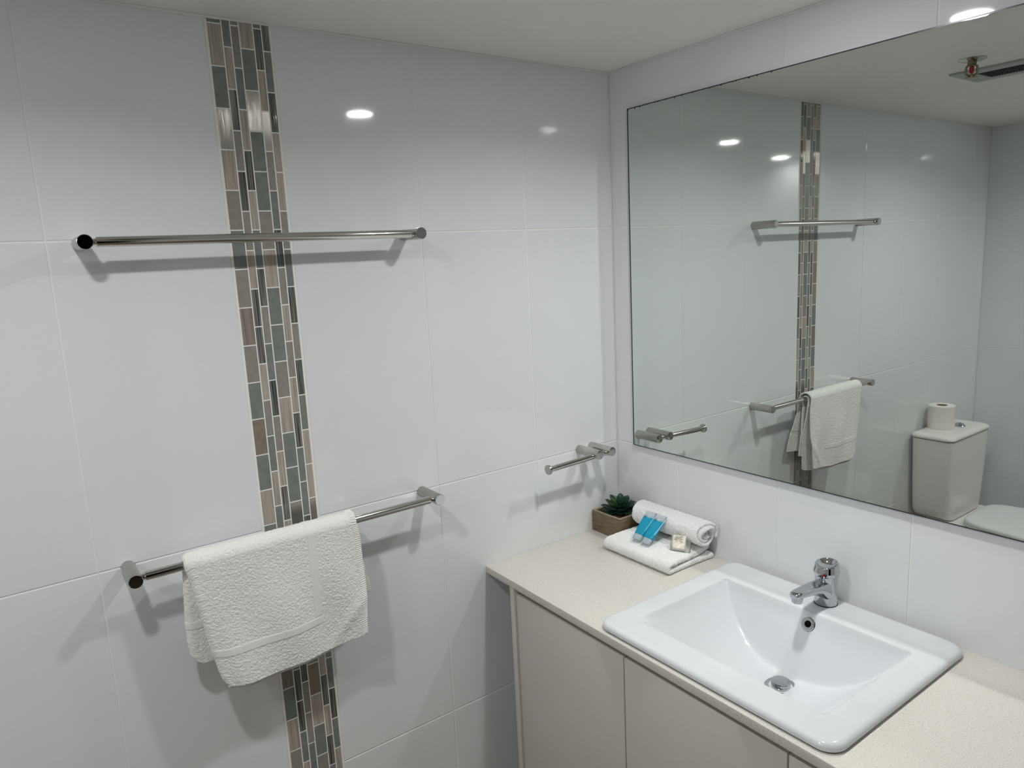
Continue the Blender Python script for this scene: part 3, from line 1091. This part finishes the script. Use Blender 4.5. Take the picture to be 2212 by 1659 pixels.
for ring, (cnt, tilt, ln, wd_, zz, cu) in enumerate([(8, 0.02, 0.047, 0.0175, 0.004, 0.30), (7, 0.22, 0.047, 0.0185, 0.008, 0.55), (6, 0.46, 0.044, 0.0175, 0.011, 0.7), (5, 0.78, 0.041, 0.0150, 0.012, 0.55), (4, 1.05, 0.034, 0.0105, 0.013, 0.3), (3, 1.3, 0.025, 0.006, 0.014, 0.1)]):
    for i in range(cnt):
        az = 2 * PI * i / cnt + ring * 0.61 + rl.uniform(-0.12, 0.12)
        leaf(cbase + Vector((math.cos(az), math.sin(az), 0)) * 0.003 + Vector((0, 0, zz)), az, tilt + rl.uniform(-0.08, 0.1), ln * rl.uniform(0.9, 1.08), wd_ * rl.uniform(0.9, 1.08), cu, 1 if (ring == 3 and i == 1) else 0)
ob = pydata('rosette', V, Fc, [M_LEAF, M_LEAFY], t, MI)

# ------------------------------------------------------------------ worktop and cabinet
YE = -2.0
def slab(name, z0, z1, xf0, xf1, ya, yb_, m, hole=None):
    bm = bmesh.new()
    pts = [(0.0, ya), (0.0, yb_), (xf1, yb_), (xf0, ya)]
    outer_b = [bm.verts.new((x, y, z0)) for x, y in pts]
    outer_t = [bm.verts.new((x, y, z1)) for x, y in pts]
    hx0, hx1, hy0, hy1 = hole
    hp_ = [(hx1, hy1), (hx1, hy0), (hx0, hy0), (hx0, hy1)]
    hb = [bm.verts.new((x, y, z0)) for x, y in hp_]
    ht = [bm.verts.new((x, y, z1)) for x, y in hp_]
    for i in range(4):
        j = (i + 1) % 4
        bm.faces.new((outer_t[i], outer_t[j], ht[j], ht[i]))
        bm.faces.new((outer_b[i], hb[i], hb[j], outer_b[j]))
        bm.faces.new((outer_b[i], outer_b[j], outer_t[j], outer_t[i]))
        bm.faces.new((hb[i], ht[i], ht[j], hb[j]))
    es = [e for e in bm.edges if all(v in outer_t or v in outer_b for v in e.verts)]
    bmesh.ops.bevel(bm, geom=es, offset=0.001, segments=2, profile=0.5, affect='EDGES')
    return from_bm(name, bm, m, None, True, 30)
wt = slab('worktop', ZC - 0.0185, ZC, -0.4745, -0.491, -0.0004, YE, M_STONE, hole=(-0.43, -0.06, -0.90, -0.455))
setup(wt, 'beige speckled stone worktop around the white basin', 'worktop')

t = empty('vanity_cabinet', (-0.24, -1.05, FL), 'off white vanity cabinet with flat doors under the stone worktop', 'cabinet')
ZB = ZC - 0.0190
bm = bmesh.new()
bm_box(bm, -0.4715, -0.002, -0.1155, -0.0985, FL, ZB, 0.0006)
bm_box(bm, -0.4715, -0.002, YE + 0.01, YE + 0.027, FL, ZB, 0.0006)
bm_box(bm, -0.44, -0.002, YE + 0.027, -0.1155, FL + 0.10, FL + 0.118)
bm_box(bm, -0.012, -0.002, YE + 0.027, -0.1155, FL + 0.118, ZB)
bm_box(bm, -0.40, -0.385, YE + 0.027, -0.1155, FL, FL + 0.10)
from_bm('carcass', bm, M_LAM, t, True, 30)
bm = bmesh.new()
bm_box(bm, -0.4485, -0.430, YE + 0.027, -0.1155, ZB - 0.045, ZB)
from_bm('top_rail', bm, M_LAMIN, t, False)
dy = [-0.1180, -0.4885, -0.8645, -1.2405, -1.6165, YE + 0.029]
for i in range(5):
    box('door', -0.4665, -0.4495, dy[i + 1] + 0.0016, dy[i] - (0.0 if i == 0 else 0.0016), FL + 0.09, ZB - 0.0185, M_LAM, t, 0.0012)

# ------------------------------------------------------------------ basin
t = empty('wash_basin', (-0.245, -0.68, ZC), 'white rectangular ceramic basin set into the stone worktop', 'basin')
bx0, bx1, by0, by1 = -0.4710, -0.0135, -0.9465, -0.4125
ix0, ix1, iy0, iy1 = -0.4030, -0.1075, -0.8920, -0.4630
ZR = ZC + 0.0168
def rrect(x0, x1, y0, y1, r, n_side=44, n_corner=20):
    pts = []
    cs = [(x1 - r, y1 - r, 0), (x0 + r, y1 - r, PI / 2), (x0 + r, y0 + r, PI), (x1 - r, y0 + r, 3 * PI / 2)]
    for ci, (cx_, cy_, a0) in enumerate(cs):
        for i in range(n_corner):
            a = a0 + (PI / 2) * i / (n_corner - 1)
            pts.append((cx_ + r * math.cos(a), cy_ + r * math.sin(a)))
        nx_, ny_, na = cs[(ci + 1) % 4]
        p_end = pts[-1]
        p_nxt = (nx_ + r * math.cos(na), ny_ + r * math.sin(na))
        for k in range(1, n_side):
            f = k / n_side
            pts.append((p_end[0] + (p_nxt[0] - p_end[0]) * f, p_end[1] + (p_nxt[1] - p_end[1]) * f))
    return np.array(pts)
def bowl_depth(x, y):
    yc = (iy0 + iy1) / 2
    vv_ = np.clip(np.abs(y - yc) / ((iy1 - iy0) / 2), 0, 1)
    g = 1 - vv_ ** 2.6
    D = 0.1205
    dfront = np.clip(x - ix0, 0, None)
    front = 1 - np.exp(-(dfront / 0.032) ** 1.3)
    fl = D * g * front + 0.010 * np.clip((x + 0.39) / 0.2, 0, 1) * g * 0
    back = np.clip(ix1 - x, 0, None) / 0.56
    # smooth minimum of the floor depth and the sloping back wall
    k = 0.0035
    m_ = -k * np.log(np.exp(-fl / k) + np.exp(-back / k)) + k * np.log(1 + 0 * fl)
    m_ = np.minimum(m_, np.minimum(fl, back))
    m_ = np.maximum(m_, 0)
    de = np.minimum(np.minimum(x - ix0, ix1 - x), np.minimum(y - iy0, iy1 - y))
    m_ = m_ * (1 - np.exp(-(np.clip(de, 0, None) / 0.0045) ** 1.4))
    # shallow dish round the waste
    rr = np.hypot(x + 0.219, y - yc + 0.0085)
    m_ = m_ + 0.0035 * np.exp(-(rr / 0.036) ** 4)
    return m_
rings = []
npt = None
def ring_at(x0, x1, y0, y1, r, z):
    p = rrect(x0, x1, y0, y1, r)
    return np.c_[p, np.full(len(p), z)]
# outside and round-over of the rim
for (ins, z) in ((0.014, ZC - 0.02), (0.012, ZC + 0.0006), (0.0035, ZC + 0.0012), (0.0008, ZC + 0.0035), (0.0, ZC + 0.0070), (0.0007, ZC + 0.0103), (0.0026, ZC + 0.0135), (0.0058, ZC + 0.0157), (0.0100, ZR - 0.0001), (0.016, ZR), (0.03, ZR - 0.0002)):
    rings.append(ring_at(bx0 + ins, bx1 - ins, by0 + ins, by1 - ins, max(0.034 - ins, 0.006), z))
# plateau to the bowl edge
for k, (ins, dz) in enumerate(((-0.010, 0.0003), (-0.006, 0.0005), (-0.003, 0.0009), (0.0, 0.0018))):
    rings.append(ring_at(ix0 + ins, ix1 - ins, iy0 + ins, iy1 - ins, 0.019 - ins, ZR - dz))
inner = rrect(ix0, ix1, iy0, iy1, 0.019)
ctr_ = np.array([-0.2255, (iy0 + iy1) / 2])
NR = 150
for k in range(1, NR):
    f = 1 - (k / NR) ** 1.35
    p = ctr_ + (inner - ctr_) * f
    z = ZR - 0.0018 - bowl_depth(p[:, 0], p[:, 1])
    rings.append(np.c_[p, z])
npt = len(inner)
V = np.vstack(rings)
Fc = []
for r in range(len(rings) - 1):
    for i in range(npt):
        j = (i + 1) % npt
        Fc.append((r * npt + i, r * npt + j, (r + 1) * npt + j, (r + 1) * npt + i))
V = np.vstack([V, [[ctr_[0], ctr_[1], ZR - 0.0018 - float(bowl_depth(ctr_[0], ctr_[1]))]]])
for i in range(npt):
    Fc.append(((len(rings) - 1) * npt + i, (len(rings) - 1) * npt + (i + 1) % npt, len(V) - 1))
ob = pydata('bowl', V, Fc, M_PORC, t)
bm = bmesh.new(); bm.from_mesh(ob.data); bmesh.ops.recalc_face_normals(bm, faces=bm.faces)
bm.faces.ensure_lookup_table()
if bm.faces[npt * 10 + 3].normal.z < 0:
    bmesh.ops.reverse_faces(bm, faces=bm.faces)
bm.to_mesh(ob.data); bm.free()
so = ob.modifiers.new('thickness', 'SOLIDIFY'); so.thickness = 0.006; so.offset = -1.0
# dark seal under the rim
bm = bmesh.new()
for z in (ZC - 0.001, ZC + 0.0014):
    pass
pr_ = rrect(bx0 + 0.003, bx1 - 0.003, by0 + 0.003, by1 - 0.003, 0.031, 20, 10)
pi_ = rrect(bx0 + 0.02, bx1 - 0.02, by0 + 0.02, by1 - 0.02, 0.014, 20, 10)
a_ = [bm.verts.new((p[0], p[1], ZC + 0.0011)) for p in pr_]
a2 = [bm.verts.new((p[0], p[1], ZC + 0.0002)) for p in pr_]
b_ = [bm.verts.new((p[0], p[1], ZC + 0.0011)) for p in pi_]
for i in range(len(a_)):
    j = (i + 1) % len(a_)
    bm.faces.new((a_[i], a_[j], b_[j], b_[i]))
    bm.faces.new((a2[i], a2[j], a_[j], a_[i]))
from_bm('seal', bm, M_MEDGE, t)
# waste
yc = (iy0 + iy1) / 2
wx, wy = -0.2190, yc - 0.0085
zd = ZR - 0.0018 - float(bowl_depth(np.array(wx), np.array(wy)))
fl = lathe('waste_flange', (wx, wy, zd - 0.002), (0, 0, 1), [(0, 0), (0, 0.0325), (0.0032, 0.0325), (0.0038, 0.0315), (0.0032, 0.024), (0.0005, 0.021), (0.0005, 0)], M_CHROME, t, 56)
lathe('plug', (wx, wy, zd - 0.001), (0, 0, 1), [(0, 0.0185), (0.0065, 0.0185), (0.0072, 0.0178), (0.0078, 0.0178), (0.0082, 0.0187), (0.0112, 0.0187), (0.0118, 0.0180), (0.0124, 0.0185), (0.0138, 0.0187), (0.0143, 0.0180), (0.0150, 0.012), (0.0152, 0)], M_CHROME, fl, 56, 25)
# overflow on the sloping back wall
ox_, oy_ = -0.1205, yc - 0.006
oz = ZR - 0.0018 - float(bowl_depth(np.array(ox_), np.array(oy_)))
nrm = Vector((-1.0, 0, 0.56)).normalized()
oc = Vector((ox_, oy_, oz)) 
ov = lathe('overflow_ring', oc - nrm * 0.001, nrm, [(0, 0.0145), (0.0022, 0.0145), (0.0032, 0.0135), (0.0036, 0.0125), (0.0030, 0.0072), (0.0008, 0.0064), (0.0008, 0.0)], M_CHROME, t, 48)
lathe('overflow_shade_disc', oc - nrm * 0.001, nrm, [(0.0, 0.0064), (0.0026, 0.0064), (0.0026, 0)], M_HOLE, ov, 32)  # solid black disc stands in for the shade inside the opening
lathe('overflow_seal', oc - nrm * 0.001, nrm, [(0.0, 0.0152), (0.0014, 0.0152), (0.0014, 0.0140)], M_BLACKR, ov, 48)

# ------------------------------------------------------------------ mixer tap
tx, ty = -0.0525, -0.681
t = empty('mixer_tap', (tx, ty, ZR), 'chrome single lever mixer tap standing on the back rim of the basin', 'tap')
lathe('base_seal', (tx, ty, ZR - 0.0002), (0, 0, 1), [(0, 0), (0, 0.0242), (0.0012, 0.0242), (0.0012, 0)], M_BLACKR, t, 56)
lathe('body', (tx, ty, ZR + 0.001), (0, 0, 1), [(0, 0), (0, 0.0232), (0.001, 0.0237), (0.030, 0.0233), (0.058, 0.0229), (0.0635, 0.0225), (0.065, 0.021), (0.065, 0)], M_CHROME, t, 64)
# spout: lofted sections from inside the body to the tip
bm = bmesh.new()
secs = [  # x, half width, z bottom, z top
    (-0.050, 0.0195, ZR + 0.012, ZR + 0.0560), (-0.066, 0.0205, ZR + 0.013, ZR + 0.0575), (-0.074, 0.0200, ZR + 0.0185, ZR + 0.0565), (-0.081, 0.0190, ZR + 0.0270, ZR + 0.0568), (-0.090, 0.0180, ZR + 0.0345, ZR + 0.0572),
    (-0.105, 0.0168, ZR + 0.0395, ZR + 0.0580), (-0.125, 0.0155, ZR + 0.0430, ZR + 0.0592), (-0.145, 0.0143, ZR + 0.0452, ZR + 0.0603), (-0.158, 0.0136, ZR + 0.0462, ZR + 0.0606), (-0.166, 0.0124, ZR + 0.0466, ZR + 0.0600), (-0.171, 0.0100, ZR + 0.0475, ZR + 0.0588), (-0.1735, 0.0065, ZR + 0.0495, ZR + 0.0570)]
prev = None
n = 40
allr = []
for (x, hw_, zb_, zt_) in secs:
    cz, hh = (zb_ + zt_) / 2, (zt_ - zb_) / 2
    r = []
    for i in range(n):
        a = 2 * PI * i / n
        c_, s_ = math.cos(a), math.sin(a)
        e = 0.55
        yy_ = math.copysign(abs(c_) ** e, c_) * hw_
        zz_ = math.copysign(abs(s_) ** (0.8 if s_ > 0 else 0.65), s_) * hh
        dish = -0.0022 * max(0.0, 1 - (yy_ / hw_ * 1.35) ** 2) * (1 if s_ > 0.5 else 0) * max(0, min(1, (-0.07 - x) / 0.03)) * max(0, min(1, (x + 0.165) / 0.03))
        r.append(bm.verts.new((x, ty + yy_, cz + zz_ + dish)))
    allr.append(r)
for a, b in zip(allr, allr[1:]):
    for i in range(n):
        bm.faces.new((a[i], a[(i + 1) % n], b[(i + 1) % n], b[i]))
bm.faces.new(allr[0]); bm.faces.new(allr[-1])
from_bm('spout', bm, M_CHROME, t, True, 50)
lathe('aerator', (-0.1595, ty, ZR + 0.048), (-0.06, 0, -1), [(0, 0), (0, 0.0118), (0.0035, 0.0118), (0.0045, 0.0108), (0.0105, 0.0108), (0.0112, 0.0102), (0.0112, 0.0085), (0.009, 0.008), (0.009, 0)], M_CHROME, t, 40)
# handle cap: slanted drum with a dished top
bm = bmesh.new()
prof = [(0.0, 0.0228), (0.0012, 0.0240), (0.006, 0.0264), (0.0095, 0.0268), (0.0125, 0.0262), (0.021, 0.0243), (0.0245, 0.0237), (0.0258, 0.0230), (0.0262, 0.0218), (0.0252, 0.0200), (0.0222, 0.0175), (0.0190, 0.013), (0.0176, 0.008), (0.0172, 0.0)]
n = 72
zb0 = ZR + 0.0640
rr_ = []
for (tt_, r) in prof:
    if r == 0:
        rr_.append([bm.verts.new((tx - 0.002, ty, zb0 + tt_))])
        continue
    ring = []
    for i in range(n):
        a = 2 * PI * i / n
        x = r * math.cos(a)
        y = r * math.sin(a)
        slope = 0.16 * x * (tt_ / 0.026)      # front (-x) lower
        ring.append(bm.verts.new((tx + x, ty + y, zb0 + tt_ + slope)))
    rr_.append(ring)
for a, b in zip(rr_, rr_[1:]):
    for i in range(n):
        j = (i + 1) % n
        if len(b) == 1:
            bm.faces.new((a[i], a[j], b[0]))
        else:
            bm.faces.new((a[i], a[j], b[j], b[i]))
bm.faces.new(rr_[0])
hd = from_bm('handle', bm, M_CHROME, t, True, 60)
# red and blue indicator half discs on the handle front, turned to the spout
ia = math.radians(203)
for side, m_, nm in ((1, M_RED, 'hot_mark'), (-1, M_BLUE, 'cold_mark')):
    bm = bmesh.new()
    rad = 0.0046
    pts = [(0, 0)] + [(rad * math.cos(a) * side, rad * math.sin(a)) for a in np.linspace(-PI / 2, PI / 2, 16)]
    vs2 = []
    for (uu, ww_) in pts:
        a = ia - uu / 0.0266
        zz = zb0 + 0.0086 + ww_ * 0.75
        rr2 = 0.02715
        vs2.append(bm.verts.new((tx + rr2 * math.cos(a), ty + rr2 * math.sin(a), zz)))
    for i in range(1, len(vs2) - 1):
        bm.faces.new((vs2[0], vs2[i], vs2[i + 1]))
    from_bm(nm, bm, m_, hd, False)

# ------------------------------------------------------------------ toilet (seen in the mirror)
TXC = -1.93
t = empty('toilet', (TXC, -0.3, FL), 'white close coupled toilet with closed lid, reflected in the mirror', 'toilet')
def stack(name, levels, m, parent, n_side=12, n_corner=10, cap=True):
    """levels: (x0, x1, y0, y1, r, z)"""
    bm = bmesh.new()
    rg = []
    for (x0, x1, y0, y1, r, z) in levels:
        p = rrect(x0, x1, y0, y1, r, n_side, n_corner)
        rg.append([bm.verts.new((q[0], q[1], z)) for q in p])
    for a, b in zip(rg, rg[1:]):
        for i in range(len(a)):
            j = (i + 1) % len(a)
            bm.faces.new((a[i], a[j], b[j], b[i]))
    if cap:
        bm.faces.new(rg[0]); bm.faces.new(rg[-1])
    return from_bm(name, bm, m, parent, True, 50)
cz0, cz1 = 0.530, 0.882
hwT, hwB = 0.186, 0.150
lv = []
for f in (0, 0.02, 0.06, 0.12, 0.25, 0.5, 0.8, 1.0):
    hw = hwB + (hwT - hwB) * f ** 0.6
    if f < 0.06:
        hw -= 0.012 * (1 - f / 0.06)
    lv.append((TXC - hw, TXC + hw, -0.172 - 0.006 * f, -0.010, 0.028, cz0 + (cz1 - cz0) * f))
stack('cistern', lv, M_PORCT, t)
lid = stack('cistern_lid', [(TXC - hwT + 0.004, TXC + hwT - 0.004, -0.175, -0.012, 0.028, cz1 + 0.0015), (TXC - hwT - 0.002, TXC + hwT + 0.002, -0.181, -0.008, 0.03, cz1 + 0.004), (TXC - hwT - 0.004, TXC + hwT + 0.004, -0.184, -0.006, 0.032, cz1 + 0.009), (TXC - hwT - 0.002, TXC + hwT + 0.002, -0.182, -0.008, 0.032, cz1 + 0.015), (TXC - hwT + 0.004, TXC + hwT - 0.004, -0.175, -0.014, 0.03, cz1 + 0.0210), (TXC - hwT + 0.014, TXC + hwT - 0.014, -0.166, -0.024, 0.027, cz1 + 0.0243), (TXC - hwT + 0.032, TXC + hwT - 0.032, -0.148, -0.040, 0.02, cz1 + 0.0248)], M_PORCT, t)
lathe('flush_button', (TXC - 0.045, -0.108, cz1 + 0.0235), (0, 0, 1), [(0, 0.024), (0.004, 0.024), (0.007, 0.0215), (0.012, 0.015), (0.0155, 0.007), (0.0165, 0)], M_CHROME, lid, 40)
# pan
SZ = 0.525
lv = []
for (f, w0, w1, yf, yb2) in ((0.0, 0.105, 0.105, -0.50, -0.14), (0.03, 0.10, 0.10, -0.495, -0.14), (0.25, 0.095, 0.095, -0.50, -0.12), (0.5, 0.11, 0.11, -0.54, -0.09), (0.72, 0.145, 0.145, -0.60, -0.05), (0.88, 0.172, 0.172, -0.645, -0.03), (0.96, 0.180, 0.18, -0.66, -0.03), (1.0, 0.178, 0.178, -0.658, -0.03)):
    lv.append((TXC - w0, TXC + w1, yf, yb2, min(w0 * 0.93, 0.16), FL + (SZ - FL) * f))
stack('pan', lv, M_PORCT, t, 12, 14)
def egg(z, grow, taper=True):
    pts = []
    n = 80
    for i in range(n):
        a = 2 * PI * i / n
        c_, s_ = math.cos(a), math.sin(a)
        # back edge (towards +y) narrower and squarer, front round
        yy = -0.235 + (-0.215 - 0.205 * (-s_)) if False else None
        yv = -0.435 + (0.225 + grow) * math.copysign(abs(s_) ** (0.33 if s_ > 0 else 0.95), s_)
        k = (yv + 0.66) / 0.45
        half = (0.186 - 0.030 * max(0, k - 0.45) ** 1.2 / 0.5) + grow
        xv = TXC + half * math.copysign(abs(c_) ** (0.36 if s_ > 0 else 0.9), c_)
        pts.append((xv, yv, z))
    return pts
bm = bmesh.new()
rg = [[bm.verts.new(p) for p in egg(z, g)] for (z, g) in ((SZ + 0.001, -0.006), (SZ + 0.003, 0.0), (SZ + 0.011, 0.001), (SZ + 0.013, -0.002))]
for a, b in zip(rg, rg[1:]):
    for i in range(len(a)):
        bm.faces.new((a[i], a[(i + 1) % len(a)], b[(i + 1) % len(a)], b[i]))
bm.faces.new(rg[0]); bm.faces.new(rg[-1])
from_bm('seat', bm, M_SEAT, t, True, 50)
bm = bmesh.new()
rg = [[bm.verts.new(p) for p in egg(z, g)] for (z, g) in ((SZ + 0.0138, -0.003), (SZ + 0.0145, 0.002), (SZ + 0.022, 0.003), (SZ + 0.028, 0.000), (SZ + 0.032, -0.008), (SZ + 0.034, -0.022), (SZ + 0.0352, -0.06))]
for a, b in zip(rg, rg[1:]):
    for i in range(len(a)):
        bm.faces.new((a[i], a[(i + 1) % len(a)], b[(i + 1) % len(a)], b[i]))
bm.faces.new(rg[0]); bm.faces.new(rg[-1])
from_bm('seat_lid', bm, M_SEAT, t, True, 50)

# roll standing on the cistern
rx_, ry_, rz_ = -1.896, -0.066, cz1 + 0.0249
t = empty('toilet_roll', (rx_, ry_, rz_), 'white toilet roll standing on the cistern lid, reflected in the mirror', 'toilet roll')
bm = bmesh.new()
bm_lathe(bm, (rx_, ry_, rz_), (0, 0, 1), [(0, 0.021), (0, 0.0505), (0.0015, 0.052), (0.0985, 0.052), (0.100, 0.0505), (0.100, 0.0205)], 64, cap0=False, cap1=False)
from_bm('paper', bm, M_PAPER, t, True, 40)
bm = bmesh.new()
bm_lathe(bm, (rx_, ry_, rz_ + 0.0005), (0, 0, 1), [(0, 0.021), (0.0995, 0.021), (0.0995, 0.020), (0, 0.020), (0, 0.021)], 48, cap0=False, cap1=False)
from_bm('card_core', bm, M_CARD, t, True, 40)
